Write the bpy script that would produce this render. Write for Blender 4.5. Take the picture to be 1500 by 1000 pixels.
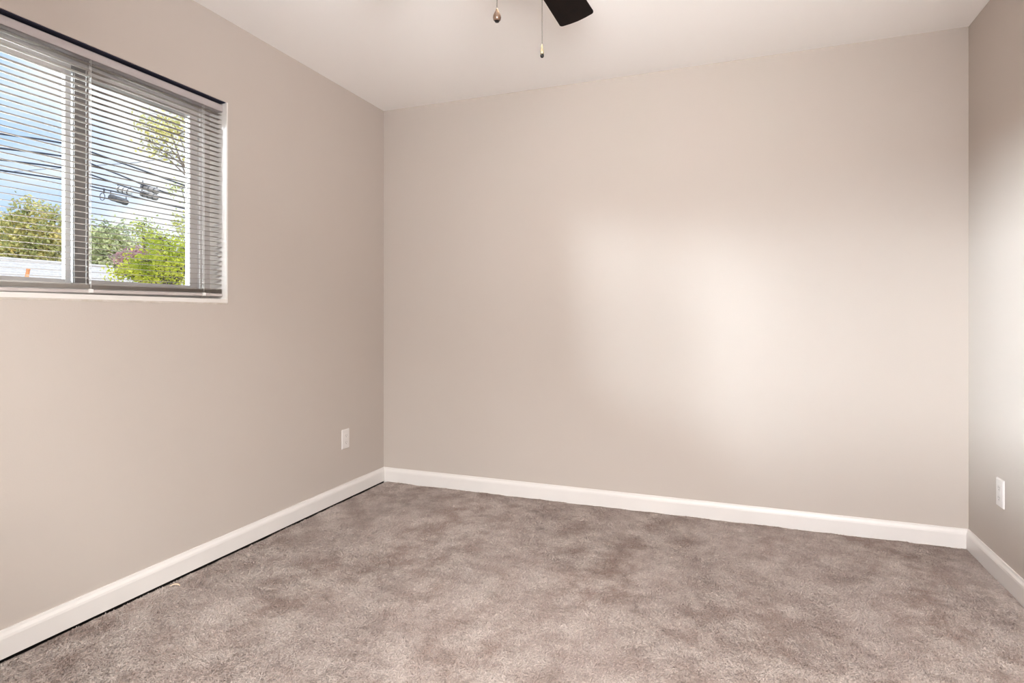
import bpy, bmesh, math, random
from mathutils import Vector, Matrix, Euler

for o in list(bpy.data.objects):
    bpy.data.objects.remove(o)
SC = bpy.context.scene
COL = SC.collection
random.seed(7)

# ------------------------------------------------------------------ camera
TH = math.radians(20.85)
CAM = Vector((2.176, -3.3315, 1.086))
FW = Vector((-math.sin(TH), math.cos(TH), 0)); RT = Vector((math.cos(TH), math.sin(TH), 0))
FPX = 862.0
cd = bpy.data.cameras.new('camera'); cam = bpy.data.objects.new('camera', cd); COL.objects.link(cam)
cd.sensor_width = 36.0; cd.lens = FPX / 1500 * 36.0
cd.shift_y = -37.0 / 1500.0
cd.clip_start = 0.02; cd.clip_end = 500
cam.location = CAM; cam.rotation_euler = (math.pi / 2, 0, TH)
SC.camera = cam
W, H = 3.192, 2.44          # room width and height; back wall at y = 0, left wall at x = 0
YF = -3.95                  # wall behind the camera


def P(px, py, d):
    """the place seen at pixel (px, py) at depth d in front of the camera"""
    return CAM + FW * d + RT * ((px - 750) / FPX * d) + Vector((0, 0, (463 - py) / FPX * d))


# ------------------------------------------------------------------ view, sky, lights
SC.view_settings.view_transform = 'Standard'
SC.view_settings.look = 'None'
SC.view_settings.gamma = 1.0
SC.view_settings.use_curve_mapping = False
SC.view_settings.exposure = 1.0
SC.cycles.use_denoising = True
SC.cycles.max_bounces = 14
SC.cycles.diffuse_bounces = 10
SC.cycles.transparent_max_bounces = 24
SC.cycles.sample_clamp_indirect = 6.0
SC.cycles.caustics_reflective = False
SC.cycles.caustics_refractive = False

world = bpy.data.worlds.new('sky'); SC.world = world; world.use_nodes = True
nt = world.node_tree; nt.nodes.clear()
N = nt.nodes.new; L = nt.links.new
out = N('ShaderNodeOutputWorld'); bg = N('ShaderNodeBackground'); L(bg.outputs[0], out.inputs[0])
tc = N('ShaderNodeTexCoord')
dot = N('ShaderNodeVectorMath'); dot.operation = 'DOT_PRODUCT'
hz = Vector((-0.58, 0.79, 0.20)).normalized()      # the hazy bright quarter of the sky
dot.inputs[1].default_value = hz
L(tc.outputs['Generated'], dot.inputs[0])
nz = N('ShaderNodeTexNoise'); nz.inputs['Scale'].default_value = 3.0; nz.inputs['Detail'].default_value = 5
mp = N('ShaderNodeMapping'); mp.inputs['Scale'].default_value = (1, 1, 3.0)
L(tc.outputs['Generated'], mp.inputs[0]); L(mp.outputs[0], nz.inputs['Vector'])
ad = N('ShaderNodeMath'); ad.operation = 'MULTIPLY_ADD'; ad.inputs[1].default_value = 0.20
L(nz.outputs[0], ad.inputs[0]); L(dot.outputs['Value'], ad.inputs[2])
mr = N('ShaderNodeMapRange'); mr.inputs['From Min'].default_value = 0.99; mr.inputs['From Max'].default_value = 1.045
L(ad.outputs[0], mr.inputs['Value'])
mx = N('ShaderNodeMix'); mx.data_type = 'RGBA'
mx.inputs[6].default_value = (0.38, 0.60, 1.0, 1); mx.inputs[7].default_value = (0.98, 0.99, 1.03, 1)
L(mr.outputs[0], mx.inputs[0]); L(mx.outputs[2], bg.inputs[0])
bg.inputs[1].default_value = 0.62


def lamp(name, kind, loc, target, energy, color, **kw):
    l = bpy.data.lights.new(name, kind); l.energy = energy; l.color = color
    for k, v in kw.items():
        setattr(l, k, v)
    o = bpy.data.objects.new(name, l); COL.objects.link(o); o.location = loc
    d = Vector(target) - Vector(loc)
    o.rotation_euler = d.to_track_quat('-Z', 'Y').to_euler()
    return o


# sun high over the right rear of the house: it lights the trees and roofs seen through the window
SUN = Vector((0.62, -0.34, 0.72)).normalized()
lamp('sun', 'SUN', SUN * 20, (0, 0, 0), 2.6, (1.0, 0.96, 0.90), angle=math.radians(1.5))
# hazy sky glow from low over the left rear, falling through the window onto the back and right walls
WC = Vector((-0.10, -1.87, 1.60))
for az, en, wd in ((Vector((-0.60, -0.80, 0.25)), 130.0, 2.6), (Vector((-0.76, -0.64, 0.235)), 40.0, 3.8),
                   (Vector((-0.93, -0.30, 0.16)), 115.0, 4.5)):
    lamp('daylight_through_window', 'AREA', WC + az.normalized() * 6.0, WC, en, (0.86, 0.935, 1.0),
         shape='RECTANGLE', size=wd, size_y=0.8, spread=math.radians(45))
# added low lamp outside, standing in for light bounced off the ground
lamp('added_ground_bounce', 'AREA', (-2.0, -2.75, 0.55), (-0.05, -1.87, 1.60), 3.0, (1.0, 0.93, 0.84),
     shape='RECTANGLE', size=2.0, size_y=1.0)
# added fill lamp outside the unseen rear window, aimed down onto the carpet
lamp('rear_window_fill', 'AREA', (2.50, YF - 1.2, 2.45), (1.0, -1.2, 0.2), 330.0,
     (1.0, 0.97, 0.94), shape='RECTANGLE', size=2.0, size_y=1.2)
# added fill lamp in the unseen doorway behind the camera
lamp('doorway_fill', 'AREA', (2.72, YF - 0.35, 1.30), (1.6, 0.0, 0.7), 16.0, (1.0, 0.96, 0.92), shape='RECTANGLE', size=0.6, size_y=1.4)
# added fill lamp beside the camera, aimed up to brighten the ceiling
lamp('ceiling_fill', 'AREA', (2.10, -3.15, 1.55), (1.75, -2.0, 2.44), 14.5, (0.98, 0.98, 0.98), shape='DISK', size=0.6, spread=math.radians(95))


# ------------------------------------------------------------------ materials
def mat(name, color, rough=0.6, metal=0.0, noise=None, bump=None, spec=0.5, emit=None, coat=0.0):
    m = bpy.data.materials.new(name); m.use_nodes = True
    t = m.node_tree; b = t.nodes['Principled BSDF']
    b.inputs['Base Color'].default_value = (*color, 1)
    b.inputs['Roughness'].default_value = rough; b.inputs['Metallic'].default_value = metal
    b.inputs['Specular IOR Level'].default_value = spec
    b.inputs['Coat Weight'].default_value = coat
    geo = t.nodes.new('ShaderNodeNewGeometry')
    if noise:      # (scale, second colour, detail)
        n = t.nodes.new('ShaderNodeTexNoise'); n.inputs['Scale'].default_value = noise[0]
        n.inputs['Detail'].default_value = noise[2] if len(noise) > 2 else 3
        t.links.new(geo.outputs['Position'], n.inputs['Vector'])
        r = t.nodes.new('ShaderNodeMapRange'); r.inputs['From Min'].default_value = 0.35; r.inputs['From Max'].default_value = 0.65
        t.links.new(n.outputs[0], r.inputs['Value'])
        x = t.nodes.new('ShaderNodeMix'); x.data_type = 'RGBA'
        x.inputs[6].default_value = (*color, 1); x.inputs[7].default_value = (*noise[1], 1)
        t.links.new(r.outputs[0], x.inputs[0]); t.links.new(x.outputs[2], b.inputs['Base Color'])
    if bump:       # (scale, strength, distance)
        n = t.nodes.new('ShaderNodeTexNoise'); n.inputs['Scale'].default_value = bump[0]; n.inputs['Detail'].default_value = 4
        t.links.new(geo.outputs['Position'], n.inputs['Vector'])
        bp = t.nodes.new('ShaderNodeBump'); bp.inputs['Strength'].default_value = bump[1]; bp.inputs['Distance'].default_value = bump[2]
        t.links.new(n.outputs[0], bp.inputs['Height']); t.links.new(bp.outputs[0], b.inputs['Normal'])
    if emit:
        b.inputs['Emission Color'].default_value = (*emit[0], 1); b.inputs['Emission Strength'].default_value = emit[1]
    return m


M_WALL = mat('greige_wall_paint', (0.502, 0.449, 0.408), 0.75, noise=(0.9, (0.512, 0.459, 0.418)), bump=(160, 0.12, 0.002), spec=0.25)
M_WALLR = M_WALL
M_CEIL = mat('white_ceiling_paint', (0.90, 0.885, 0.87), 0.85, bump=(120, 0.1, 0.002), spec=0.2)
M_TRIM = mat('white_semigloss_trim', (0.75, 0.72, 0.70), 0.35, noise=(6, (0.73, 0.70, 0.68)), bump=(25, 0.05, 0.002))
M_JAMB = mat('white_window_surround_paint', (0.74, 0.71, 0.68), 0.5, bump=(60, 0.08, 0.002))
M_VINYL = mat('white_vinyl', (0.62, 0.59, 0.575), 0.5, noise=(20, (0.60, 0.57, 0.555)))
M_GREYV = mat('dark_grey_vinyl', (0.22, 0.20, 0.19), 0.5, noise=(900, (0.16, 0.15, 0.145)))  # meeting stile: darker grey than the frame, finely speckled
M_CAULK = mat('beige_caulk', (0.62, 0.56, 0.49), 0.7, noise=(30, (0.70, 0.65, 0.60)), bump=(80, 0.4, 0.003))
M_RAIL = mat('white_enamel_headrail', (0.46, 0.42, 0.42), 0.35, noise=(4, (0.44, 0.40, 0.40)))
M_SLAT = mat('off_white_aluminium_slats', (0.43, 0.385, 0.345), 0.7, noise=(5, (0.41, 0.365, 0.325)), spec=0.2)
M_BRAIL = mat('taupe_bottom_rail', (0.52, 0.47, 0.45), 0.4, noise=(8, (0.48, 0.43, 0.42)))
M_CORD = mat('white_cord', (0.80, 0.79, 0.77), 0.8, noise=(400, (0.72, 0.71, 0.70)))
M_HEAD_SHADE = mat('navy_shade_head_of_opening', (0.018, 0.020, 0.045), 0.9, noise=(15, (0.03, 0.028, 0.05)))  # navy stands in for the shade in the gap over the headrail
M_PLATE = mat('white_plastic_plate', (0.70, 0.67, 0.65), 0.3, noise=(30, (0.69, 0.66, 0.64)))
M_SLOT = mat('dark_slot', (0.10, 0.09, 0.09), 0.6, noise=(200, (0.12, 0.11, 0.10)))
M_DOOR = mat('white_door_paint', (0.80, 0.78, 0.75), 0.45, noise=(10, (0.79, 0.77, 0.74)))
M_SUB2 = mat('tan_hall_floor', (0.35, 0.26, 0.18), 0.6, noise=(12, (0.30, 0.22, 0.15)))
M_SUB = mat('dark_floor_gap', (0.02, 0.015, 0.012), 0.9, noise=(40, (0.03, 0.022, 0.018)))

# carpet: brown-mauve twist pile with shaded (pile direction) patches
m = bpy.data.materials.new('taupe_carpet_pile'); m.use_nodes = True; M_CARPET = m
t = m.node_tree; b = t.nodes['Principled BSDF']; b.inputs['Roughness'].default_value = 1.0
b.inputs['Specular IOR Level'].default_value = 0.05
b.inputs['Sheen Weight'].default_value = 0.25; b.inputs['Sheen Roughness'].default_value = 0.6
geo = t.nodes.new('ShaderNodeNewGeometry')


def tnoise(scale, detail, rough=0.5, vec=None, dist=0.0):
    n = t.nodes.new('ShaderNodeTexNoise'); n.inputs['Scale'].default_value = scale
    n.inputs['Detail'].default_value = detail; n.inputs['Roughness'].default_value = rough
    n.inputs['Distortion'].default_value = dist
    t.links.new(vec or geo.outputs['Position'], n.inputs['Vector'])
    return n.outputs[0]


def mrange(v, a, b_, c=0.0, d=1.0):
    r = t.nodes.new('ShaderNodeMapRange')
    for k, x in zip(('From Min', 'From Max', 'To Min', 'To Max'), (a, b_, c, d)):
        r.inputs[k].default_value = x
    t.links.new(v, r.inputs['Value'])
    return r.outputs[0]


def mixc(f, a, b_):
    x = t.nodes.new('ShaderNodeMix'); x.data_type = 'RGBA'
    t.links.new(f, x.inputs[0])
    for i, c in ((6, a), (7, b_)):
        if isinstance(c, tuple):
            x.inputs[i].default_value = (*c, 1)
        else:
            t.links.new(c, x.inputs[i])
    return x.outputs[2]


def mathn(op, a, b_):
    x = t.nodes.new('ShaderNodeMath'); x.operation = op
    for i, c in ((0, a), (1, b_)):
        if isinstance(c, float):
            x.inputs[i].default_value = c
        else:
            t.links.new(c, x.inputs[i])
    return x.outputs[0]


mpc = t.nodes.new('ShaderNodeMapping'); mpc.inputs['Rotation'].default_value = (0, 0, 0.45); mpc.inputs['Scale'].default_value = (2.6, 0.9, 1)
t.links.new(geo.outputs['Position'], mpc.inputs[0])
patch = mrange(tnoise(6.2, 7, 0.70), 0.40, 0.59)
blotch = mrange(tnoise(9.5, 6, 0.72), 0.53, 0.66)
lanes = mrange(tnoise(1.1, 3, 0.5, mpc.outputs[0]), 0.38, 0.62)
tuft = mrange(tnoise(120, 3, 0.7), 0.34, 0.66)
grit = mrange(tnoise(48, 5, 0.75), 0.34, 0.66)
base = mixc(patch, (0.41, 0.285, 0.235), (0.86, 0.74, 0.675))
base = mixc(mathn('MULTIPLY', lanes, 0.50), base, (0.82, 0.70, 0.65))
base = mixc(mathn('MULTIPLY', blotch, 0.6), base, (0.34, 0.255, 0.21))
dark = mixc(mathn('MULTIPLY', mathn('SUBTRACT', 1.0, tuft), 0.48), base, (0.28, 0.20, 0.17))
fin = mixc(mathn('MULTIPLY', mathn('SUBTRACT', 1.0, grit), 0.30), dark, (0.30, 0.23, 0.20))
t.links.new(fin, b.inputs['Base Color'])
bp = t.nodes.new('ShaderNodeBump'); bp.inputs['Strength'].default_value = 0.9; bp.inputs['Distance'].default_value = 0.012
hgt = mathn('ADD', mathn('MULTIPLY', tuft, 0.7), mathn('MULTIPLY', grit, 0.6))
t.links.new(hgt, bp.inputs['Height']); t.links.new(bp.outputs[0], b.inputs['Normal'])

# thin window glass
m = bpy.data.materials.new('clear_window_glass'); m.use_nodes = True; M_GLASS = m
t = m.node_tree; t.nodes.clear()
o_ = t.nodes.new('ShaderNodeOutputMaterial'); tr = t.nodes.new('ShaderNodeBsdfTransparent'); gl = t.nodes.new('ShaderNodeBsdfGlossy')
tr.inputs[0].default_value = (0.95, 0.97, 0.97, 1); gl.inputs['Roughness'].default_value = 0.02
fr = t.nodes.new('ShaderNodeFresnel'); fr.inputs[0].default_value = 1.35
ms = t.nodes.new('ShaderNodeMixShader'); t.links.new(fr.outputs[0], ms.inputs[0]); t.links.new(tr.outputs[0], ms.inputs[1])
t.links.new(gl.outputs[0], ms.inputs[2]); t.links.new(ms.outputs[0], o_.inputs[0])


def leafmat(name, c1, c2, c3, scale=2.0, trans=0.45):
    m = bpy.data.materials.new(name); m.use_nodes = True
    t = m.node_tree; t.nodes.clear()
    o = t.nodes.new('ShaderNodeOutputMaterial'); d = t.nodes.new('ShaderNodeBsdfDiffuse'); tr = t.nodes.new('ShaderNodeBsdfTranslucent')
    g = t.nodes.new('ShaderNodeNewGeometry')
    n = t.nodes.new('ShaderNodeTexNoise'); n.inputs['Scale'].default_value = scale; n.inputs['Detail'].default_value = 6
    n.inputs['Roughness'].default_value = 0.7
    t.links.new(g.outputs['Position'], n.inputs['Vector'])
    r = t.nodes.new('ShaderNodeValToRGB'); e = r.color_ramp.elements
    e[0].position = 0.34; e[0].color = (*c1, 1); e[1].position = 0.66; e[1].color = (*c3, 1)
    k = e.new(0.5); k.color = (*c2, 1)
    t.links.new(n.outputs[0], r.inputs[0])
    mxs = t.nodes.new('ShaderNodeMixShader'); mxs.inputs[0].default_value = trans
    t.links.new(r.outputs[0], d.inputs[0]); t.links.new(r.outputs[0], tr.inputs[0])
    t.links.new(d.outputs[0], mxs.inputs[1]); t.links.new(tr.outputs[0], mxs.inputs[2]); t.links.new(mxs.outputs[0], o.inputs[0])
    return m


# ------------------------------------------------------------------ mesh helpers
def box(bm, x0, x1, y0, y1, z0, z1):
    v = [bm.verts.new((x, y, z)) for x in (x0, x1) for y in (y0, y1) for z in (z0, z1)]
    fs = [(0, 1, 3, 2), (4, 6, 7, 5), (0, 4, 5, 1), (2, 3, 7, 6), (0, 2, 6, 4), (1, 5, 7, 3)]
    return [bm.faces.new([v[i] for i in f]) for f in fs]


def tube(bm, pts, r, seg=8, caps=True):
    pts = [Vector(p) for p in pts]; rings = []
    rs = r if isinstance(r, (list, tuple)) else [r] * len(pts)
    for i, p in enumerate(pts):
        d = (pts[min(i + 1, len(pts) - 1)] - pts[max(i - 1, 0)]).normalized()
        a = d.cross(Vector((0, 0, 1)))
        if a.length < 1e-3:
            a = d.cross(Vector((0, 1, 0)))
        a.normalize(); c = d.cross(a)
        rings.append([bm.verts.new(p + (a * math.cos(2 * math.pi * k / seg) + c * math.sin(2 * math.pi * k / seg)) * rs[i]) for k in range(seg)])
    for q, w in zip(rings, rings[1:]):
        for k in range(seg):
            bm.faces.new((q[k], q[(k + 1) % seg], w[(k + 1) % seg], w[k]))
    if caps:
        bm.faces.new(rings[0][::-1]); bm.faces.new(rings[-1])


def lathe(bm, prof, c=(0, 0, 0), seg=24):
    rings = []
    for r, z in prof:
        if r < 1e-6:
            rings.append([bm.verts.new((c[0], c[1], c[2] + z))])
        else:
            rings.append([bm.verts.new((c[0] + r * math.cos(2 * math.pi * k / seg), c[1] + r * math.sin(2 * math.pi * k / seg), c[2] + z)) for k in range(seg)])
    for q, w in zip(rings, rings[1:]):
        for k in range(seg):
            a = [q[k % len(q)], q[(k + 1) % len(q)], w[(k + 1) % len(w)], w[k % len(w)]]
            u = []
            for x in a:
                if x not in u:
                    u.append(x)
            if len(u) > 2:
                bm.faces.new(u)


def obj(name, bm, m, parent=None, bevel=0, smooth=False, local=None):
    bmesh.ops.recalc_face_normals(bm, faces=bm.faces)
    me = bpy.data.meshes.new(name); bm.to_mesh(me); bm.free()
    if smooth:
        for p in me.polygons:
            p.use_smooth = True
    me.materials.append(m)
    o = bpy.data.objects.new(name, me); COL.objects.link(o)
    if parent:
        o.parent = parent
    if bevel:
        md = o.modifiers.new('bevel', 'BEVEL'); md.width = bevel; md.segments = 2; md.limit_method = 'ANGLE'
    return o


def struct(name, bm, m, parent=None, **k):
    o = obj(name, bm, m, parent, **k)
    if not parent:
        o['kind'] = 'structure'
    return o


def tag(o, label, cat, group=None):
    o['label'] = label; o['category'] = cat
    if group:
        o['group'] = group
    return o


def thing(name, label, cat, loc=(0, 0, 0), rotz=0, group=None):
    o = bpy.data.objects.new(name, None); COL.objects.link(o); o.location = loc; o.rotation_euler = (0, 0, rotz)
    o.empty_display_size = 0.1
    return tag(o, label, cat, group)


B = bmesh.new

# ------------------------------------------------------------------ room shell
OY0, OY1, OZ0, OZ1 = -2.462, -1.279, 1.148, 2.062     # window opening in the left wall
TW = 0.17
bm = B()
box(bm, -TW, 0, YF - 0.12, OY0, 0, H); box(bm, -TW, 0, OY1, 0.12, 0, H)
box(bm, -TW, 0, OY0, OY1, 0, OZ0); box(bm, -TW, 0, OY0, OY1, OZ1, H)
struct('wall_left', bm, M_WALL)
bm = B(); box(bm, 0, W, 0, 0.12, 0, H); struct('wall_back', bm, M_WALL)
bm = B(); box(bm, W, W + 0.12, YF - 0.12, 0.12, 0, H); struct('wall_right', bm, M_WALLR)
# wall behind the camera: a doorway and a second window, both added for fill light
bm = B()
RW = (0.75, 1.95, 0.95, 2.05)
box(bm, 0, RW[0], YF - 0.12, YF, 0, H); box(bm, RW[1], 2.36, YF - 0.12, YF, 0, H); box(bm, 2.36, 3.10, YF - 0.12, YF, 2.04, H); box(bm, 3.10, W, YF - 0.12, YF, 0, H)
box(bm, RW[0], RW[1], YF - 0.12, YF, 0, RW[2]); box(bm, RW[0], RW[1], YF - 0.12, YF, RW[3], H)
struct('wall_front', bm, M_WALL)
bm = B(); box(bm, -TW, W + 0.12, YF - 0.12, 0.12, H, H + 0.1); struct('ceiling', bm, M_CEIL)
bm = B(); box(bm, -TW, W + 0.12, YF - 0.12, 0.12, -0.12, -0.014); struct('subfloor', bm, M_SUB)

# carpet with a softly uneven surface; a dark gap stays along the left baseboard
bm = B()
nx, ny = 150, 190
x0, x1, y0, y1 = 0.0175, W - 0.0128, YF + 0.014, -0.0128
from mathutils import noise as mn
vs = []
for j in range(ny + 1):
    for i in range(nx + 1):
        x = x0 + (x1 - x0) * i / nx; y = y0 + (y1 - y0) * j / ny
        z = 0.0035 * mn.noise(Vector((x * 5, y * 5, 0))) + 0.003 * mn.noise(Vector((x * 17, y * 17, 3)))
        if i == 0: x += 0.0025 * mn.noise(Vector((y * 9, 0, 5)))
        if i == 0: z -= 0.004
        vs.append(bm.verts.new((x, y, z)))
for j in range(ny):
    for i in range(nx):
        a = j * (nx + 1) + i
        bm.faces.new((vs[a], vs[a + 1], vs[a + nx + 2], vs[a + nx + 1]))
# edge skirt down to the subfloor
ring = [vs[i] for i in range(nx + 1)] + [vs[j * (nx + 1) + nx] for j in range(1, ny + 1)] + \
       [vs[ny * (nx + 1) + i] for i in range(nx - 1, -1, -1)] + [vs[j * (nx + 1)] for j in range(ny - 1, 0, -1)]
low = [bm.verts.new((v.co.x, v.co.y, -0.014)) for v in ring]
for k in range(len(ring)):
    q = (k + 1) % len(ring)
    bm.faces.new((ring[k], low[k], low[q], ring[q]))
# twist pile: short leaning tufts of yarn over the whole carpet, denser where the photo looks
import numpy as np
bm.normal_update()
base_me = bpy.data.meshes.new('carpet_base'); bmesh.ops.recalc_face_normals(bm, faces=bm.faces); bm.to_mesh(base_me); bm.free()
bv = np.empty(len(base_me.vertices) * 3, np.float32); base_me.vertices.foreach_get('co', bv); bv = bv.reshape(-1, 3)
bf = [tuple(p.vertices) for p in base_me.polygons]
rg = np.random.default_rng(5)
NT = 300000
ty = y1 - (y1 - y0 - 1.1) * rg.random(NT) ** 0.95 - 0.004
tx = x0 + 0.004 + (x1 - x0 - 0.008) * rg.random(NT)
an = rg.random(NT) * 2 * np.pi
wv = lambda a, b_, c: np.sin(tx * a + ty * b_ + c)
la = 1.6 * wv(3.1, 2.3, 0.4) + 1.2 * wv(-5.3, 4.1, 1.9) + 0.9 * wv(9.7, 7.9, 2.2) + rg.normal(0, 0.7, NT)      # nap direction
lean = 0.0032 + 0.002 * rg.random(NT)
hh = 0.0042 + 0.0028 * rg.random(NT); ww = 0.0016 + 0.0012 * rg.random(NT)
i0 = np.clip(((tx - x0) / (x1 - x0) * nx).astype(int), 0, nx); j0 = np.clip(((ty - y0) / (y1 - y0) * ny).astype(int), 0, ny)
tz = bv[j0 * (nx + 1) + i0, 2] - 0.002
V = np.empty((NT, 4, 3), np.float32)
cx_, cy_ = np.cos(an) * ww, np.sin(an) * ww
V[:, 0] = np.stack([tx - cx_, ty - cy_, tz], 1); V[:, 1] = np.stack([tx + cx_, ty + cy_, tz], 1)
mxx, myy = tx + np.cos(la) * lean, ty + np.sin(la) * lean
V[:, 2] = np.stack([mxx + cx_ * 0.7, myy + cy_ * 0.7, tz + hh], 1); V[:, 3] = np.stack([mxx - cx_ * 0.7, myy - cy_ * 0.7, tz + hh * 0.95], 1)
np.clip(V[:, :, 0], x0 + 0.001, x1 - 0.001, out=V[:, :, 0]); np.clip(V[:, :, 1], y0 + 0.001, y1 - 0.001, out=V[:, :, 1])
nb_ = len(bv); allv = np.concatenate([bv, V.reshape(-1, 3)])
q = (np.arange(NT * 4).reshape(-1, 4) + nb_)
me = bpy.data.meshes.new('floor')
lens = np.array([len(f) for f in bf] + [4] * NT, np.int32); loops = np.concatenate([np.array([k for f in bf for k in f], np.int32), q.reshape(-1).astype(np.int32)])
me.vertices.add(len(allv)); me.vertices.foreach_set('co', allv.reshape(-1))
me.loops.add(len(loops)); me.loops.foreach_set('vertex_index', loops)
me.polygons.add(len(lens)); me.polygons.foreach_set('loop_start', np.concatenate([[0], np.cumsum(lens)[:-1]]).astype(np.int32))
me.update(calc_edges=True); me.validate()
me.materials.append(M_CARPET)
fl = bpy.data.objects.new('floor', me); COL.objects.link(fl); fl['kind'] = 'structure'
bpy.data.meshes.remove(base_me)


# baseboards (profiled, 92 mm high)
def baseboard(name, p0, p1, nrm):
    bm = B()
    p0 = Vector(p0); p1 = Vector(p1); n = Vector(nrm)
    zb = 0.004 if name == 'baseboard_left' else -0.012
    prof = [(0, zb), (0.013, zb), (0.013, 0.066), (0.0115, 0.074), (0.007, 0.084), (0.0055, 0.092), (0, 0.092)]
    d = (p1 - p0).normalized()
    A = [bm.verts.new(p0 + n * a + d * a * s0 + Vector((0, 0, z))) for a, z in prof for s0 in (1,)]
    C = [bm.verts.new(p1 + n * a - d * a + Vector((0, 0, z))) for a, z in prof]
    for k in range(len(prof) - 1):
        bm.faces.new((A[k], A[k + 1], C[k + 1], C[k]))
    bm.faces.new((A[-1], A[0], C[0], C[-1])); bm.faces.new(A); bm.faces.new(C[::-1])
    struct(name, bm, M_TRIM)


baseboard('baseboard_left', (0, YF, 0), (0, 0, 0), (1, 0, 0))
baseboard('baseboard_back', (0, 0, 0), (W, 0, 0), (0, -1, 0))
baseboard('baseboard_right', (W, 0, 0), (W, YF, 0), (-1, 0, 0))
baseboard('baseboard_front', (2.29, YF, 0), (0, YF, 0), (0, 1, 0))


# ------------------------------------------------------------------ window in the left wall
def wempty(name, loc=(0, 0, 0)):
    o = bpy.data.objects.new(name, None); COL.objects.link(o); o.location = loc; o['kind'] = 'structure'
    return o


win = wempty('window_1')
T = 0.006
bm = B()   # painted surround lining the opening, a hair proud of the wall
box(bm, -0.10, 0.003, OY1 - T, OY1 + 0.002, OZ0, OZ1)
box(bm, -0.10, 0.003, OY0 - 0.002, OY0 + T, OZ0, OZ1)
struct('jamb', bm, M_JAMB, win, bevel=0.001)
bm = B()
box(bm, -0.10, 0.004, OY0, OY1, OZ0 - 0.002, OZ0 + 0.016)
struct('window_sill', bm, M_JAMB, win, bevel=0.0015)
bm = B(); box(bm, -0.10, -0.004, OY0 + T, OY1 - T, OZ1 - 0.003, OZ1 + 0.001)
struct('head_shade_strip', bm, M_HEAD_SHADE, win)  # top of the recess, its shade put in as dark colour
bm = B()   # ragged bead of caulk under the sill
k = 70
up, dn = [], []
for i in range(k + 1):
    y = OY0 + (OY1 - OY0) * i / k
    zb = OZ0 - 0.0085 + 0.0028 * mn.noise(Vector((y * 14, 2, 0))) + 0.0015 * mn.noise(Vector((y * 50, 2, 0)))
    up.append((bm.verts.new((0.0005, y, OZ0)), bm.verts.new((0.0035, y, OZ0 - 0.001))))
    dn.append((bm.verts.new((0.0015, y, zb + 0.002)), bm.verts.new((0.0003, y, zb))))
for i in range(k):
    bm.faces.new((up[i][0], up[i + 1][0], up[i + 1][1], up[i][1]))
    bm.faces.new((up[i][1], up[i + 1][1], dn[i + 1][0], dn[i][0]))
    bm.faces.new((dn[i][0], dn[i + 1][0], dn[i + 1][1], dn[i][1]))
struct('caulk_bead', bm, M_CAULK, win)

FX = -0.10     # room face of the vinyl frame


def frame(name, y0, y1, z0, z1, wy, wz, xa, xb, m):
    bm = B()
    box(bm, xa, xb, y0, y0 + wy, z0, z1); box(bm, xa, xb, y1 - wy, y1, z0, z1)
    box(bm, xa, xb, y0 + wy, y1 - wy, z0, z0 + wz); box(bm, xa, xb, y0 + wy, y1 - wy, z1 - wz, z1)
    return struct(name, bm, m, win, bevel=0.002)


frame('window_frame', OY0, OY1, OZ0, OZ1, 0.058, 0.050, FX - 0.07, FX, M_VINYL)
zi0, zi1 = OZ0 + 0.050, OZ1 - 0.050
yr1 = OY1 - 0.058
# fixed sash on the right, sliding sash on the left in the inner track
fx = frame('fixed_sash', -1.857, yr1, zi0, zi1, 0.040, 0.026, FX - 0.045, FX - 0.016, M_VINYL)
bm = B(); box(bm, FX - 0.032, FX - 0.029, -1.820, yr1 - 0.038, zi0 + 0.024, zi1 - 0.024); struct('glass_pane', bm, M_GLASS, fx)
sl = frame('sliding_sash', OY0 + 0.058, -1.850, zi0, zi1, 0.034, 0.026, FX - 0.066, FX - 0.046, M_VINYL)
bm = B(); box(bm, FX - 0.057, FX - 0.054, OY0 + 0.090, -1.882, zi0 + 0.024, zi1 - 0.024); struct('glass_pane', bm, M_GLASS, sl)
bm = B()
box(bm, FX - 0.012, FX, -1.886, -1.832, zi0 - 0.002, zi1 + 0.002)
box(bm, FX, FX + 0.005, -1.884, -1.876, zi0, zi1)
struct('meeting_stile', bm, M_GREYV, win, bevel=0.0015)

# ------------------------------------------------------------------ mini blind inside the opening
blind = thing('window_blind', 'white horizontal mini blind with open slats hanging in the window', 'blind', (-0.0315, -1.87, 2.051))
BL = blind.location
bm = B()
yA, yB = OY0 + 0.010, OY1 - 0.012
hx0, hx1, hz0, hz1 = -0.047, -0.017, 2.018, 2.050
# U-shaped steel rail with rolled lips
box(bm, hx1 - 0.0012, hx1, yA, yB, hz0, hz1); box(bm, hx0, hx0 + 0.0012, yA, yB, hz0, hz1)
box(bm, hx0, hx1, yA, yB, hz0, hz0 + 0.0012)
box(bm, hx1 - 0.004, hx1, yA, yB, hz1 - 0.0012, hz1); box(bm, hx0, hx0 + 0.004, yA, yB, hz1 - 0.0012, hz1)
hr = obj('headrail', bm, M_RAIL, blind); hr.location = -BL
for yy in (yA, yB):
    bm = B(); box(bm, hx0 - 0.001, hx1 + 0.001, yy - 0.0012, yy + 0.0012, hz0 - 0.001, hz1 + 0.0015)
    e = obj('end_cap', bm, M_RAIL, hr)

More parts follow.
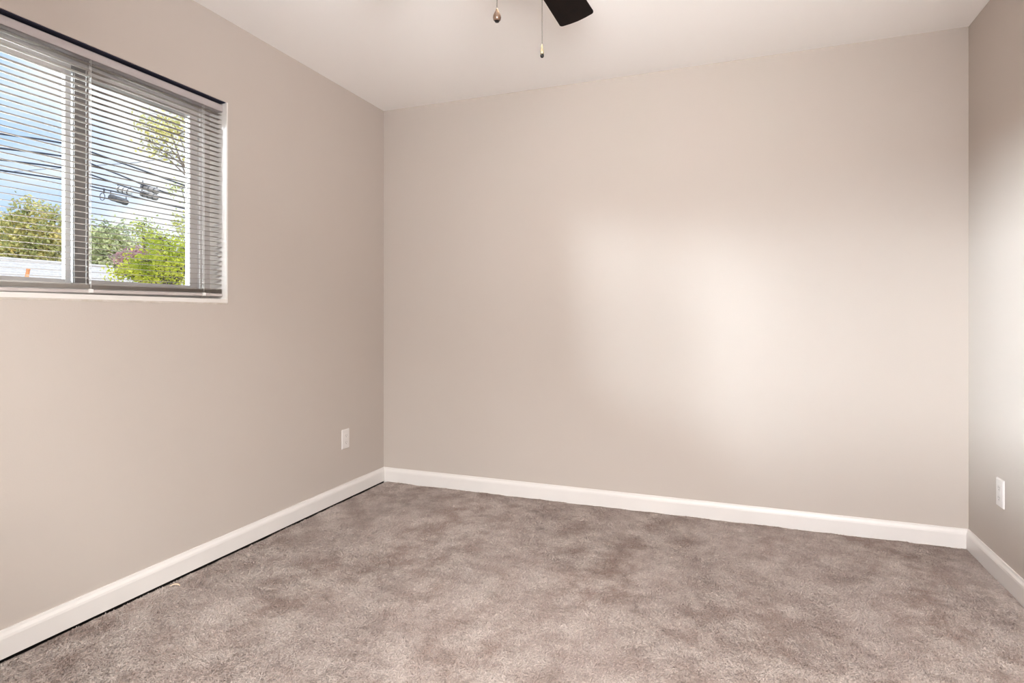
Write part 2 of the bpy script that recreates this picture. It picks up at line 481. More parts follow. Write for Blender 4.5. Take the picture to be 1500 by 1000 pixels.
# slats: crowned aluminium strips, the lowest ones follow the slightly crooked bottom rail
LY = [-2.352, -1.875, -1.388]
N_SL, Z_T, Z_B = 38, 2.004, 1.203
bm = B()
def rail_tilt(f):       # slope along the width grows towards the bottom
    return 0.0125 * max(0, (f - 0.0)) ** 1.4
def slat(bm, zc, f, cx=-0.0320, w=0.025, crown=0.0016, tilt=math.radians(1.0)):
    ns = 4; rowA, rowB = [], []
    sy0, sy1 = OY0 + 0.013, OY1 - 0.011
    for s, y in ((0, sy0), (1, (sy0 + sy1) / 2), (2, sy1)):
        t_ = (y - sy0) / (sy1 - sy0)
        dz = rail_tilt(f) * (t_ - 0.5)
        top = []
        for k in range(ns + 1):
            u = k / ns - 0.5
            xx = cx + w * u * math.cos(tilt); zz = zc + dz + crown * (1 - 4 * u * u) + w * u * math.sin(tilt)
            top.append((xx, zz))
        rowA.append([bm.verts.new((x, y, z + 0.0002)) for x, z in top]); rowB.append([bm.verts.new((x, y, z - 0.0002)) for x, z in top])
    for s in range(2):
        for k in range(ns):
            bm.faces.new((rowA[s][k], rowA[s][k + 1], rowA[s + 1][k + 1], rowA[s + 1][k]))
            bm.faces.new((rowB[s][k], rowB[s + 1][k], rowB[s + 1][k + 1], rowB[s][k + 1]))
        bm.faces.new((rowA[s][0], rowA[s + 1][0], rowB[s + 1][0], rowB[s][0]))
        bm.faces.new((rowA[s][ns], rowB[s][ns], rowB[s + 1][ns], rowA[s + 1][ns]))
    for s in (0, 2):
        for k in range(ns):
            bm.faces.new((rowA[s][k], rowB[s][k], rowB[s][k + 1], rowA[s][k + 1]))
for i in range(N_SL):
    f = i / (N_SL - 1)
    slat(bm, Z_T + (Z_B - Z_T) * f, f, tilt=math.radians(-3.2 + random.uniform(-0.9, 0.9)))
for i in range(7):      # spare slats lying stacked on the bottom rail
    slat(bm, 1.1865 + i * 0.0021, 1.0, cx=-0.0320 + random.uniform(-0.0006, 0.0006), tilt=0)
s_ = obj('slats', bm, M_SLAT, blind, smooth=True); s_.location = -BL
# bottom rail
bm = B()
prof = [(-0.0125, 0.0), (0.0125, 0.0), (0.0135, 0.003), (0.0135, 0.009), (0.010, 0.0115), (-0.010, 0.0115), (-0.0135, 0.009), (-0.0135, 0.003)]
ends = []
for y, zz in ((OY0 + 0.011, 1.1645), (OY1 - 0.010, 1.177)):
    ends.append([bm.verts.new((-0.032 + a, y, zz + z * 1.05)) for a, z in prof])
for k in range(8):
    bm.faces.new((ends[0][k], ends[0][(k + 1) % 8], ends[1][(k + 1) % 8], ends[1][k]))
bm.faces.new(ends[0]); bm.faces.new(ends[1][::-1])
br = obj('bottom_rail', bm, M_BRAIL, blind); br.location = -BL
zr = lambda y: 1.1645 + (y - OY0) / (OY1 - OY0) * 0.0125
for y in LY:
    bm = B()    # clear plastic cord button under the rail with its loop of ladder tape
    box(bm, -0.0205, -0.0165, y - 0.008, y + 0.008, zr(y) + 0.001, zr(y) + 0.014)
    lathe(bm, [(0, -0.003), (0.004, -0.002), (0.005, 0.0), (0, 0.0)], (-0.032, y, zr(y)), 12)
    obj('tape_button', bm, M_CORD, br, bevel=0.0005)
    bm = B()
    for cx in (-0.0188, -0.0452):
        tube(bm, [(cx, y, zr(y) + 0.008), (cx, y, 2.02)], 0.0007, 6)
    tube(bm, [(-0.032, y + 0.004, zr(y) + 0.008), (-0.032, y + 0.004, 2.02)], 0.0008, 6)
    for i in range(N_SL):
        f = i / (N_SL - 1); z = Z_T + (Z_B - Z_T) * f - 0.0012 + rail_tilt(f) * ((y - OY0) / (OY1 - OY0) - 0.5)
        tube(bm, [(-0.0188, y, z), (-0.0452, y, z)], 0.0004, 4)
    lc = obj('ladder_cord', bm, M_CORD, blind); lc.location = -BL

# ------------------------------------------------------------------ unseen window behind the camera, added to let fill light in
w2 = wempty('fill_window_2')
bm = B()
a, c, zlo, zhi = RW
for q in ((a, a + 0.05, zlo, zhi), (c - 0.05, c, zlo, zhi), (a, c, zlo, zlo + 0.05), (a, c, zhi - 0.05, zhi), ((a + c) / 2 - 0.025, (a + c) / 2 + 0.025, zlo, zhi)):
    box(bm, q[0], q[1], YF - 0.10, YF - 0.05, q[2], q[3])
struct('window_frame', bm, M_VINYL, w2, bevel=0.002)
bm = B(); box(bm, a - 0.03, c + 0.03, YF - 0.05, YF + 0.03, zlo - 0.02, zlo); struct('window_sill', bm, M_TRIM, w2)
bm = B(); box(bm, a + 0.04, c - 0.04, YF - 0.078, YF - 0.074, zlo + 0.04, zhi - 0.04); struct('glass_pane', bm, M_GLASS, w2)


bm = B()      # casing of the unseen doorway added for the fill lamp
box(bm, 2.29, 2.36, YF, YF + 0.014, 0, 2.11); box(bm, 3.10, 3.17, YF, YF + 0.014, 0, 2.11); box(bm, 2.36, 3.10, YF, YF + 0.014, 2.04, 2.11)
struct('trim_1', bm, M_TRIM, bevel=0.002)
bm = B(); box(bm, 2.0, 3.4, YF - 1.3, YF - 0.12, -0.12, 0.0); struct('floor_hall', bm, M_SUB2)

# ------------------------------------------------------------------ outlets
def outlet(label, loc, rotz):
    t = thing('wall_outlet', label, 'outlet', loc, rotz, None)
    bm = B(); w_, h_ = 0.035, 0.0575      # local: +X points out of the wall, Y along it
    A = [bm.verts.new((0, sy * w_, sz * h_)) for sy, sz in ((-1, -1), (1, -1), (1, 1), (-1, 1))]
    C = [bm.verts.new((0.0045, sy * (w_ - 0.001), sz * (h_ - 0.001))) for sy, sz in ((-1, -1), (1, -1), (1, 1), (-1, 1))]
    D = [bm.verts.new((0.0065, sy * (w_ - 0.004), sz * (h_ - 0.004))) for sy, sz in ((-1, -1), (1, -1), (1, 1), (-1, 1))]
    for p, q in ((A, C), (C, D)):
        for k in range(4):
            bm.faces.new((p[k], p[(k + 1) % 4], q[(k + 1) % 4], q[k]))
    bm.faces.new(D); bm.faces.new(A[::-1])
    obj('cover_plate', bm, M_PLATE, t)
    for s in (-1, 1):
        bm = B(); zc = s * 0.0205; pts = []
        for k in range(24):
            an = 2 * math.pi * k / 24
            pts.append((0.0172 * math.cos(an), max(-0.0135, min(0.0135, 0.0172 * math.sin(an)))))
        lo = [bm.verts.new((0.006, y, zc + z)) for y, z in pts]; hi = [bm.verts.new((0.0078, y * 0.97, zc + z * 0.97)) for y, z in pts]
        for k in range(24):
            bm.faces.new((lo[k], lo[(k + 1) % 24], hi[(k + 1) % 24], hi[k]))
        bm.faces.new(hi)
        rc = obj('receptacle', bm, M_PLATE, t)
        bm = B()
        box(bm, 0.0076, 0.0080, -0.0075, -0.0055, zc - 0.002, zc + 0.0065); box(bm, 0.0076, 0.0080, 0.0055, 0.0075, zc - 0.001, zc + 0.0055)
        box(bm, 0.0076, 0.0080, -0.0022, 0.0022, zc - 0.0095, zc - 0.0055)
        obj('slots', bm, M_SLOT, rc)
    bm = B(); tube(bm, [(0.006, 0, 0), (0.0078, 0, 0)], 0.003, 12); obj('screw', bm, M_PLATE, t)
    return t


outlet('white electrical outlet on the left wall near the room corner', (0, -0.410, 0.356), 0)
outlet('white electrical outlet on the right wall above the baseboard', (W, -0.3616, 0.361), math.pi)

# ------------------------------------------------------------------ bits lying on the carpet
M_SHAVE = mat('pale_wood', (0.78, 0.60, 0.45), 0.6, noise=(300, (0.70, 0.52, 0.38)))
g = P(258, 855, 1); g = CAM + (g - CAM) * ((CAM.z - 0.006) / (CAM.z - g.z))
bm = B(); r0, r1 = [], []
for k in range(13):
    u = k / 12 - 0.5; wd = 0.0042 * (1 - (2 * u) ** 2 * 0.8)
    x = u * 0.040; y = -0.010 * (2 * u) ** 2; z = 0.004 * (1 - (2 * u) ** 2)
    r0.append((bm.verts.new((x, y - wd, z)), bm.verts.new((x, y + wd, z + 0.002))))
    r1.append((bm.verts.new((x, y - wd, z + 0.001)), bm.verts.new((x, y + wd, z + 0.003))))
for k in range(12):
    bm.faces.new((r1[k][0], r1[k + 1][0], r1[k + 1][1], r1[k][1])); bm.faces.new((r0[k][0], r0[k][1], r0[k + 1][1], r0[k + 1][0]))
    bm.faces.new((r0[k][0], r0[k + 1][0], r1[k + 1][0], r1[k][0])); bm.faces.new((r0[k][1], r1[k][1], r1[k + 1][1], r0[k + 1][1]))
for q in (0, 12):
    bm.faces.new((r0[q][0], r1[q][0], r1[q][1], r0[q][1]))
o = obj('wood_shaving', bm, M_SHAVE, smooth=True); o.location = (g.x, g.y, 0.001); o.rotation_euler = (0, 0, TH + 0.1)
tag(o, 'small curled pale wood shaving on the carpet by the left baseboard', 'shaving')
g = P(197, 921, 1); g = CAM + (g - CAM) * ((CAM.z - 0.004) / (CAM.z - g.z))
bm = B(); bmesh.ops.create_icosphere(bm, subdivisions=2, radius=0.0022)
for v in bm.verts:
    v.co *= 1 + 0.35 * mn.noise(v.co * 900); v.co.z *= 0.7
o = obj('paint_chip', bm, M_PLATE); o.location = (g.x, g.y, 0.0035)
tag(o, 'tiny white crumb on the carpet near the left baseboard', 'crumb')

# ------------------------------------------------------------------ ceiling fan (hub just above the picture)
FC = Vector((1.600, -1.86, H))
M_BLADE = mat('dark_espresso_blade', (0.004, 0.0022, 0.0018), 0.5, noise=(30, (0.007, 0.0035, 0.0028)), spec=0.06)
M_BRONZE = mat('dark_bronze', (0.05, 0.035, 0.028), 0.35, metal=0.9, noise=(30, (0.07, 0.05, 0.04)))
M_BRASS = mat('antique_brass_chain', (0.06, 0.05, 0.043), 0.6, metal=0.0, noise=(200, (0.045, 0.037, 0.03)), spec=0.2)
M_AMBER = mat('amber_brown_glaze', (0.045, 0.022, 0.012), 0.3, metal=0.0, noise=(120, (0.09, 0.05, 0.03)), coat=0.1)
M_IVORY = mat('ivory_brass_pull', (0.24, 0.19, 0.12), 0.4, metal=0.4, noise=(100, (0.30, 0.25, 0.16)))
M_BLACK = mat('black_tip', (0.008, 0.007, 0.007), 0.4, noise=(80, (0.012, 0.010, 0.010)), spec=0.15)
M_GLOBE = mat('frosted_lit_glass', (0.9, 0.88, 0.82), 0.5, noise=(10, (0.88, 0.86, 0.80)), emit=((1.0, 0.72, 0.45), 11.0))
fan = thing('ceiling_fan', 'dark bladed ceiling fan with two hanging pull chains', 'ceiling fan', FC)
bm = B(); lathe(bm, [(0, 0), (0.075, 0), (0.075, -0.015), (0.06, -0.06), (0.03, -0.075), (0, -0.075)]); obj('canopy', bm, M_BRONZE, fan, smooth=True)
bm = B(); tube(bm, [(0, 0, -0.07), (0, 0, -0.14)], 0.013, 16); obj('downrod', bm, M_BRONZE, fan)
bm = B(); lathe(bm, [(0, -0.13), (0.06, -0.132), (0.105, -0.15), (0.115, -0.19), (0.115, -0.24), (0.09, -0.265), (0.0, -0.27)], seg=40); obj('motor_housing', bm, M_BRONZE, fan, smooth=True)
bm = B(); lathe(bm, [(0, -0.265), (0.055, -0.268), (0.06, -0.32), (0.108, -0.335), (0.112, -0.352), (0.10, -0.36), (0, -0.36)], seg=40); obj('light_fitter', bm, M_BRONZE, fan, smooth=True)
bm = B(); lathe(bm, [(0.085, -0.36), (0.092, -0.385), (0.085, -0.415), (0.06, -0.44), (0.03, -0.452), (0, -0.455)], seg=40); obj('lamp_globe', bm, M_GLOBE, fan, smooth=True)


def blade_bm():
    bm = B(); top, bot = [], []
    out = []
    # outline in (along, across)
    L0, L1, wr, wt = 0.16, 0.648, 0.052, 0.0655
    pts = [(L0, -wr * 0.85), (L0 + 0.03, -wr)]
    pts += [(L0 + 0.03 + (L1 - 0.05 - L0) * k / 6, -wr - (wt - wr) * k / 6) for k in range(1, 7)]
    for k in range(1, 7):   # rounded corner
        an = -math.pi / 2 + k / 6 * math.radians(76)
        pts.append((L1 - 0.022 + 0.012 * math.cos(an) * 1.2, -wt + 0.012 + 0.012 * math.sin(an)))
    tip = [(L1 - 0.0075 + 0.0075 * (1 - (u / 0.05) ** 2), u) for u in (-0.03, 0, 0.03)]
    half = pts
    full = half + tip + [(x, -y) for x, y in half[::-1]]
    for x, y in full:
        top.append(bm.verts.new((y, x, 0.003))); bot.append(bm.verts.new((y, x, -0.003)))
    bm.faces.new(top); bm.faces.new(bot[::-1]); n = len(full)
    for k in range(n):
        bm.faces.new((top[k], bot[k], bot[(k + 1) % n], top[(k + 1) % n]))
    return bm


BASE = math.radians(-2.6)
for k in range(5):
    an = BASE + k * 2 * math.pi / 5
    bl = obj('blade', blade_bm(), M_BLADE, fan, bevel=0.0012)
    bl.location = (0, 0, -0.262)
    bl.rotation_euler = (Matrix.Rotation(an, 3, 'Z') @ Matrix.Rotation(math.radians(-12), 3, 'Y')).to_euler()
    bm = B(); box(bm, -0.018, 0.018, 0.085, 0.24, 0.003, 0.007); box(bm, -0.04, 0.04, 0.20, 0.25, 0.003, 0.006)
    obj('blade_iron', bm, M_BRONZE, bl, bevel=0.001)


def pull_chain(off, ztop, zbot, kind):
    bm = B()
    n = int((ztop - zbot) / 0.0032); 
    for i in range(n):
        bmesh.ops.create_icosphere(bm, subdivisions=1, radius=0.00125, matrix=Matrix.Translation((off.x, off.y, ztop - i * 0.0032)))
    tube(bm, [(off.x, off.y, ztop), (off.x, off.y, zbot)], 0.00035, 5)
    ch = obj('pull_chain', bm, M_BRASS, fan, smooth=True)
    c = (off.x, off.y, zbot)
    bm = B()
    if kind == 0:
        lathe(bm, [(0, 0.001), (0.0022, 0), (0.0030, -0.003), (0.0062, -0.010), (0.0098, -0.018), (0.0108, -0.024), (0.0092, -0.030), (0.005, -0.0335), (0, -0.0345)], c, 20)
        pd = obj('pull_knob', bm, M_AMBER, ch, smooth=True)
    else:
        lathe(bm, [(0, 0.001), (0.0018, 0), (0.0022, -0.006), (0.0038, -0.012), (0.0048, -0.020), (0.0045, -0.026), (0, -0.027)], c, 20)
        pd = obj('pull_knob', bm, M_IVORY, ch, smooth=True)
        bm = B(); lathe(bm, [(0, -0.0265), (0.0046, -0.026), (0.0050, -0.031), (0.0035, -0.0345), (0, -0.0355)], c, 20)
        obj('knob_tip', bm, M_BLACK, pd, smooth=True)
        pd['label'] = 'slim brass pull knob with a black tip'
    if kind == 0:
        bm = B(); lathe(bm, [(0, -0.0345), (0.0045, -0.0338), (0.0068, -0.0322), (0.0070, -0.0318), (0.0050, -0.0352), (0, -0.0362)], c, 20)
        obj('knob_tip', bm, M_BLACK, pd, smooth=True)
        pd['label'] = 'teardrop brown pull knob'


pull_chain(RT * -0.0241 + FW * -0.065, -0.355, 1.8780 - H, 0)
pull_chain(RT * 0.0953, -0.352, 1.8150 - H, 1)

# ------------------------------------------------------------------ outdoors
GZ = -0.65
M_BOUNCE = mat('pale_bounce_ground', (0.42, 0.36, 0.28), 0.95, noise=(1.5, (0.36, 0.32, 0.24), 6), bump=(30, 0.6, 0.05))  # unseen ground, made pale so it bounces cream light up
bm = B(); box(bm, -70, -TW - 0.02, -35, 60, GZ - 0.2, GZ); struct('ground', bm, M_BOUNCE)

M_SHING = mat('pale_grey_shingles', (0.60, 0.54, 0.49), 0.85, noise=(14, (0.50, 0.45, 0.41), 6), bump=(60, 0.5, 0.01))
M_SIDING = mat('pale_siding', (0.72, 0.70, 0.66), 0.7, noise=(3, (0.68, 0.66, 0.62)))
M_FASCIA = mat('white_fascia', (0.85, 0.85, 0.84), 0.5, noise=(5, (0.82, 0.82, 0.81)))


def gable(name, label, xr, zr_, half, ze, ya, yb, m):
    t = thing(name, label, 'garage', (xr, (ya + yb) / 2, GZ))
    off = -t.location
    inset = 0.18
    bm = B()
    xa, xb = xr - half + inset, xr + half - inset
    zi = ze - 0.02
    pk = zr_ - 0.14
    for y0, y1 in ((ya + inset, yb - inset),):
        v = [[bm.verts.new((x, y, z)) for x, z in ((xa, GZ), (xb, GZ), (xb, zi), (xr, pk), (xa, zi))] for y in (y0, y1)]
        bm.faces.new(v[0]); bm.faces.new(v[1][::-1])
        for k in range(5):
            bm.faces.new((v[0][k], v[0][(k + 1) % 5], v[1][(k + 1) % 5], v[1][k]))
    w = obj('wall', bm, M_SIDING, t); w.location = off
    bm = B(); rows = 12
    for s in (-1, 1):       # overlapping shingle courses, each a thin wedge
        for k in range(rows):
            u0, u1 = k / rows, (k + 1) / rows + 0.02
            pa = Vector((xr + s * half * u0, 0, zr_ + (ze - zr_) * u0)); pb = Vector((xr + s * half * min(u1, 1.0), 0, zr_ + (ze - zr_) * min(u1, 1.0)))
            vv = [bm.verts.new((p.x, y, p.z + dz)) for y in (ya, yb) for p, dz in ((pa, -0.02), (pb, -0.02), (pb, 0.022), (pa, 0.004))]
            bm.faces.new(vv[0:4]); bm.faces.new(vv[4:8][::-1])
            for q in range(4):
                bm.faces.new((vv[q], vv[(q + 1) % 4], vv[4 + (q + 1) % 4], vv[4 + q]))
    tube(bm, [(xr, ya, zr_ + 0.005), (xr, yb, zr_ + 0.005)], 0.045, 8)
    r = obj('roof', bm, m, t); r.location = off
    for y in (ya - 0.01, yb - 0.02):
        bm = B()
        for s in (-1, 1):
            vv = [bm.verts.new((xr + s * half * u, yy, zr_ + (ze - zr_) * u + dz)) for yy in (y, y + 0.03) for u, dz in ((0, 0.0), (1, 0.0), (1, -0.13), (0, -0.13))]
            bm.faces.new(vv[0:4]); bm.faces.new(vv[4:8][::-1])
            for q in range(4):
                bm.faces.new((vv[q], vv[(q + 1) % 4], vv[4 + (q + 1) % 4], vv[4 + q]))
        f_ = obj('fascia', bm, M_FASCIA, t); f_.location = off
    return t


gable('garage', 'low outbuilding with a pale grey shingle roof beyond the window', -15.65, 2.58, 1.85, 1.68, -9.0, 9.14, M_SHING)
# second pale roof glimpsed low behind the bright tree
gb = gable('garage', 'pale low roofed outbuilding half hidden behind the bright yellow-green tree', -15.2, 2.42, 1.9, 1.5, 12.3, 20.0, M_FASCIA)

# orange vent pipe on the near roof slope
M_ORANGE = mat('orange_plastic', (0.85, 0.33, 0.12), 0.5, noise=(30, (0.80, 0.28, 0.10)))
vp = P(38, 404, 14.6)
zroof = 2.58 - (vp.x + 15.65) / 1.85 * 0.9
bm = B()
lathe(bm, [(0, -0.08), (0.085, -0.08), (0.08, 0.03), (0.045, 0.05), (0.038, 0.30), (0.045, 0.31), (0.042, 0.34), (0, 0.345)], (0, 0, 0), 16)
for v in bm.verts:
    v.co += RT * max(0, v.co.z) * 0.18
o = obj('vent_pipe', bm, M_ORANGE, smooth=True); o.location = (vp.x, vp.y, zroof + 0.01)
tag(o, 'orange vent pipe standing on the pale shingle roof', 'vent pipe')


# ---- trees
def tree(name, label, cat, base, height_trunk, blobs, nleaf, size, m, bark, seedv, droop=0.0, group=None, hollow=0.35, rmax=0.30):
    """blobs: list of (x, y, z, rx, ry, rz) world ellipsoids"""
    rnd = random.Random(seedv)
    t = thing(name, label, cat, base, 0, group)
    b0 = Vector(base)
    bm = B()
    top = Vector((blobs[0][0], blobs[0][1], blobs[0][2]))
    mid = b0.lerp(top, 0.5) + Vector((rnd.uniform(-.2, .2), rnd.uniform(-.2, .2), 0))
    r = 0.06 * (top - b0).length ** 0.8
    r = min(r, rmax)
    tube(bm, [b0 - b0, mid - b0, top - b0], [r, r * 0.7, r * 0.35], 8)
    for bx in blobs:
        c = Vector(bx[:3]); st = b0.lerp(top, rnd.uniform(0.45, 0.8))
        tube(bm, [st - b0, (st.lerp(c, 0.5) + Vector((0, 0, 0.1))) - b0, c - b0], [r * 0.35, r * 0.25, r * 0.12], 6)
        for _ in range(7):
            d = Vector((rnd.gauss(0, 1), rnd.gauss(0, 1), rnd.gauss(0, 0.8))).normalized()
            e = c + Vector((d.x * bx[3], d.y * bx[4], d.z * bx[5])) * 0.85
            tube(bm, [c - b0, c.lerp(e, 0.55) + Vector((0, 0, 0.05)) - b0, e - b0], [r * 0.12, r * 0.07, r * 0.02], 5)
    obj('trunk', bm, bark, t)
    verts, faces = [], []
    vol = [bx[3] * bx[4] + bx[3] * bx[5] for bx in blobs]; tot = sum(vol)
    for bx, v in zip(blobs, vol):
        nb = int(nleaf * v / tot)
        ncl = max(6, nb // 14)
        for _ in range(ncl):
            d = Vector((rnd.gauss(0, 1), rnd.gauss(0, 1), rnd.gauss(0, 1))).normalized() * (hollow + (1 - hollow) * rnd.random() ** 0.5)
            cc = Vector((bx[0] + d.x * bx[3], bx[1] + d.y * bx[4], bx[2] + d.z * bx[5] - droop * abs(d.x))) - b0
            for _ in range(14):
                p = cc + Vector((rnd.gauss(0, 1), rnd.gauss(0, 1), rnd.gauss(0, 0.8))) * size * 1.5
                n_ = Vector((rnd.gauss(0, 1), rnd.gauss(0, 1), rnd.gauss(0, 1) + 0.8)).normalized()
                u = n_.orthogonal().normalized(); u = (Matrix.Rotation(rnd.uniform(0, 6.28), 3, n_) @ u); w_ = n_.cross(u)
                s = size * rnd.uniform(0.6, 1.2); i0 = len(verts)
                verts += [p - u * s * 0.5, p + w_ * s * 0.28 - n_ * s * 0.05, p + u * s * 0.5, p - w_ * s * 0.28 - n_ * s * 0.05]
                faces += [(i0, i0 + 1, i0 + 2), (i0, i0 + 2, i0 + 3)]
    me = bpy.data.meshes.new('foliage'); me.from_pydata([tuple(v) for v in verts], [], faces); me.materials.append(m)
    fo = bpy.data.objects.new('foliage', me); COL.objects.link(fo); fo.parent = t
    return t


def blob(px, py, d, rpx, rpy, depth=None):
    c = P(px, py, d); rx = rpx / FPX * d; rz = rpy / FPX * d
    return (c.x, c.y, c.z, rx, rx if depth is None else depth, rz)


def ground(px, d):
    c = P(px, 463, d); return (c.x, c.y, GZ)


M_BARK = mat('grey_brown_bark', (0.20, 0.15, 0.11), 0.9, noise=(12, (0.13, 0.10, 0.08)), bump=(30, 0.8, 0.03))
L_OLIVE = leafmat('olive_autumn_leaves', (0.30, 0.34, 0.12), (0.66, 0.60, 0.24), (0.98, 0.76, 0.30), 1.3)
L_PALE = leafmat('grey_green_leaves', (0.24, 0.27, 0.14), (0.66, 0.67, 0.36), (0.98, 0.94, 0.56), 2.4)
L_LIME = leafmat('bright_lime_leaves', (0.34, 0.46, 0.04), (0.80, 0.80, 0.08), (1.0, 0.95, 0.20), 4.0, 0.5)
L_RED = leafmat('dusty_red_leaves', (0.42, 0.20, 0.20), (0.62, 0.34, 0.33), (0.80, 0.55, 0.52), 2.0)
L_YELLOW = leafmat('yellow_leaves', (0.62, 0.56, 0.14), (0.90, 0.78, 0.28), (0.80, 0.80, 0.36), 2.0, 0.5)
L_YG = leafmat('yellow_green_leaves', (0.45, 0.52, 0.14), (0.80, 0.78, 0.24), (0.90, 0.78, 0.24), 1.5)

D1 = 27
tree('autumn_tree', 'broad olive and gold tree behind the pale shingle roof', 'tree', ground(45, D1), 2,
     [blob(48, 335, D1, 26, 34), blob(20, 345, D1, 26, 34), blob(75, 345, D1, 24, 34), blob(40, 312, D1, 14, 18), blob(0, 352, D1 + 1, 24, 30),
      blob(-35, 350, D1 + 1, 26, 34), blob(50, 372, D1, 42, 20), blob(78, 318, D1, 12, 14), blob(95, 355, D1, 20, 28), blob(5, 376, D1, 30, 18)],
     9500, 0.20, L_OLIVE, M_BARK, 11)
D2 = 23
tree('dense_tree', 'dense grey-green tree seen just right of the dark window stile', 'tree', ground(158, D2), 2,
     [blob(158, 352, D2, 16, 20), blob(146, 366, D2, 18, 20), blob(172, 366, D2, 18, 18), blob(160, 382, D2, 28, 16), blob(155, 340, D2, 7, 12), blob(172, 345, D2, 8, 12)],
     5600, 0.17, L_PALE, M_BARK, 12)
tree('yellow_tree', 'yellow-green shrubby tree behind the dark window stile', 'tree', ground(134, D2 + 2), 2,
     [blob(134, 352, D2 + 2, 10, 12), blob(130, 368, D2 + 2, 13, 14), blob(138, 376, D2 + 2, 12, 12)], 2400, 0.17, L_YG, M_BARK, 13)
tree('slender_tree', 'slender sparse tree with a pale yellow top rising behind the red bush', 'tree', ground(211, 25), 2,
     [blob(211, 352, 25, 4, 8), blob(209, 332, 25, 13, 8), blob(214, 345, 25, 14, 10), blob(226, 350, 25, 10, 8), blob(200, 358, 25, 9, 10)], 750, 0.14, L_YG, M_BARK, 14, hollow=0.1)
tree('red_bush', 'dusty red leaved bush behind the bright yellow-green tree', 'bush', ground(205, 20.5), 1,
     [blob(205, 380, 20.5, 16, 9), blob(190, 382, 20.5, 14, 9), blob(228, 378, 20.5, 16, 8)], 2600, 0.12, L_RED, M_BARK, 15)
D3 = 10.5
tree('maple_tree', 'bright yellow-green tree low in the right window pane', 'tree', ground(240, D3), 1,
     [blob(248, 366, D3, 20, 16, 0.5), blob(262, 378, D3, 24, 16, 0.5), blob(232, 388, D3, 30, 12, 0.5), blob(205, 397, D3, 22, 9, 0.4), blob(272, 396, D3, 20, 14, 0.5),
      blob(188, 404, D3, 16, 8, 0.4), blob(225, 402, D3, 28, 8, 0.4), blob(238, 352, D3, 10, 6, 0.3), blob(216, 386, D3, 14, 8, 0.3), blob(278, 372, D3, 16, 16, .5), blob(245, 412, D3, 30, 6, 0.4)],
     6200, 0.066, L_LIME, M_BARK, 16, hollow=0.2)
D4 = 9.0
tree('overhanging_tree', 'tall sparse yellow leaved tree overhanging the right window pane', 'tree', ground(330, D4), 4,
     [blob(310, 210, D4, 30, 40, 0.6), blob(245, 180, D4, 26, 18, 0.5), blob(228, 192, D4, 18, 14, 0.4), blob(262, 196, D4, 22, 20, 0.5), blob(240, 226, D4, 20, 7, 0.3),
      blob(278, 175, D4, 22, 20, 0.5), blob(224, 210, D4, 10, 8, 0.3)], 1900, 0.055, L_YELLOW, M_BARK, 17, hollow=0.15, rmax=0.045)
tree('sparse_tree', 'sparse green tree at the right edge of the window below the cables', 'tree', ground(300, 12), 3,
     [blob(296, 300, 12, 14, 30, 0.4), blob(276, 322, 12, 14, 14, 0.4), blob(266, 276, 12, 10, 7, 0.3), blob(280, 345, 12, 14, 12, 0.4), blob(262, 330, 12, 8, 8, 0.2), blob(270, 358, 12, 12, 7, 0.3)], 1100, 0.06, L_YG, M_BARK, 18, hollow=0.1, rmax=0.04)

# ---- utility pole hidden behind the window stile, with its cables
DP = 10.5
M_POLE = mat('weathered_pole_wood', (0.22, 0.18, 0.14), 0.9, noise=(10, (0.16, 0.13, 0.10)), bump=(40, 0.6, 0.01))
M_CABLE = mat('black_cable_sheath', (0.02, 0.024, 0.035), 0.5, noise=(30, (0.03, 0.034, 0.05)))
M_CAN = mat('grey_splice_case', (0.11, 0.105, 0.105), 0.5, noise=(20, (0.08, 0.078, 0.078)))
M_CANL = mat('pale_tan_splice_case', (0.36, 0.32, 0.29), 0.5, noise=(20, (0.30, 0.27, 0.25)))
gp = Vector(ground(113, DP))
pole = thing('utility_pole', 'weathered wooden utility pole behind the dark window stile', 'utility pole', gp)
bm = B(); tube(bm, [(0, 0, 0), (0, 0, 7.0)], [0.13, 0.10], 14); obj('pole', bm, M_POLE, pole, smooth=True)
dX = RT
for zz in (6.2,):
    bm = B(); a_ = dX * 0.12
    tube(bm, [Vector((0, 0, zz)) - FW * 0.12 - Vector((-0.9, 0, 0)) * 0, Vector((0, 0, zz)) - FW * 0.12 + RT * 0.001 + Vector((0, 0, 0.3))], 0.03, 8)
    obj('bracket', bm, M_CAN, pole)


def cable(label, pts, r, dl=8.5, dr=11.5):
    """pts: pixels; depth runs from dl at the left to the pole to dr at the right"""
    w_ = []
    for px, py in pts:
        d = DP + (px - 113) / 113 * (DP - dl) if px < 113 else DP + (px - 113) / 170 * (dr - DP)
        w_.append(P(px, py, d - 0.14))
    # extend beyond the window on both sides
    w_.insert(0, w_[0] + (w_[0] - w_[1]) * 2.5); w_.append(w_[-1] + (w_[-1] - w_[-2]) * 2.0)
    o = w_[0].copy(); bm = B(); tube(bm, [p - o for p in w_], r, 8)
    c = obj('cable', bm, M_CABLE, None, smooth=True); c.location = o
    return tag(c, label, 'cable')


cable('highest of the four thick black overhead cables crossing the window', [(0, 196), (60, 204), (94, 210), (132, 222), (210, 250), (280, 275)], 0.014)
cable('second highest thick black overhead cable, running into the upper tan splice case', [(0, 217), (60, 224), (94, 229), (134, 240), (170, 254), (206, 269), (240, 281), (280, 292)], 0.014)
cable('third thick black overhead cable down, carrying the lower tan splice case', [(0, 234), (60, 241), (94, 246), (134, 256), (165, 267), (206, 281), (240, 290), (280, 299)], 0.013)
cable('lowest thick black overhead cable, with the grey splice case slung beneath it', [(0, 249), (60, 258), (94, 263), (142, 275), (175, 282), (215, 293), (264, 304), (285, 309)], 0.012)
cable('thin service wire sloping gently up to the right in the right window pane', [(131, 243), (200, 238), (284, 226)], 0.004)


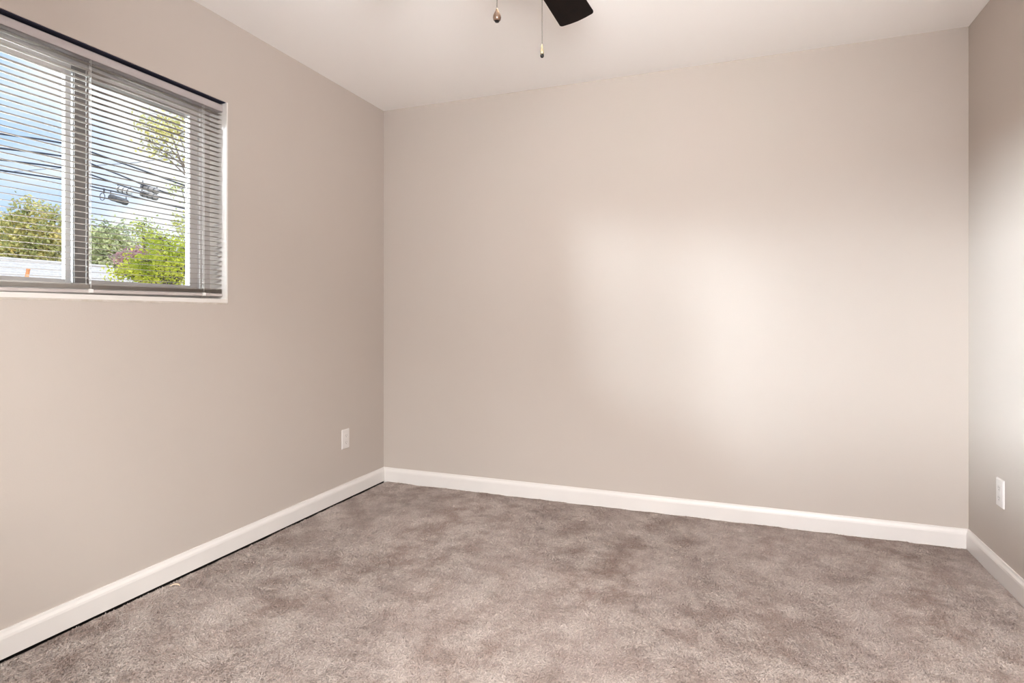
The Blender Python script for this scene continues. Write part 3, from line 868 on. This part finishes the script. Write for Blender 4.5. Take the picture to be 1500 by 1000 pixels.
def case(label, p0, p1, d, r, m, lobes=True):
    a_ = P(*p0, d); b_ = P(*p1, d); o = (a_ + b_) / 2
    ax = (b_ - a_).normalized(); L_ = (b_ - a_).length
    t = thing('splice_case', label, 'splice case', o)
    bm = B()
    prof = [(0, 0.0), (0.45, 0.0), (0.9, 0.03), (1.0, 0.08), (1.0, 0.92), (0.9, 0.97), (0.45, 1.0), (0, 1.0)]
    pts = [a_ - o + ax * L_ * max(0.0001, u) for _, u in prof]
    tube(bm, [a_ - o + ax * L_ * u for u in (0, 0.04, 0.1, 0.9, 0.96, 1)], [r * 0.5, r * 0.9, r, r, r * 0.9, r * 0.5], 14)
    obj('body', bm, m, t, smooth=True)
    for u in (0.2, 0.5, 0.8):
        bm = B()
        c = a_ - o + ax * L_ * u
        tube(bm, [c - ax * 0.012, c + ax * 0.012], r * 1.06, 14)
        obj('band', bm, M_CAN, t, smooth=True)
    bm = B()
    bm.free()
    for u in (0.08, 0.92):
        bm = B()
        c = a_ - o + ax * L_ * u
        tube(bm, [c, c + Vector((0, 0, r + 0.05))], 0.008, 6)
        obj('hanger', bm, M_CABLE, t)
    return t


case('upper of the two tan splice cases hanging on the cables', (207, 272), (232, 281), 11.0, 0.055, M_CANL)
case('lower of the two tan splice cases hanging on the cables', (206, 283), (231, 290), 11.0, 0.055, M_CANL)
case('dark grey splice case slung under the lowest cable', (160, 288), (187, 297), 10.6, 0.055, M_CAN)
case('pale splice case left of the two tan splice cases', (171, 276), (193, 282), 11.4, 0.055, M_FASCIA)
# drip loop hanging off the lowest cable
c = P(150, 288, 10.6)
bm = B(); tube(bm, [RT * (0.045 * math.sin(a)) + Vector((0, 0, 0.065 * math.cos(a))) for a in [math.pi * 2 * k / 20 for k in range(21)]], 0.006, 6, caps=False)
tube(bm, [Vector((0, 0, 0.065)) + RT * 0.03, Vector((0, 0, 0.15)) + RT * 0.03], 0.012, 6)
o = obj('drip_loop', bm, M_CABLE, None, smooth=True); o.location = c
tag(o, 'small round wire loop hanging left of the dark grey splice case', 'wire loop')
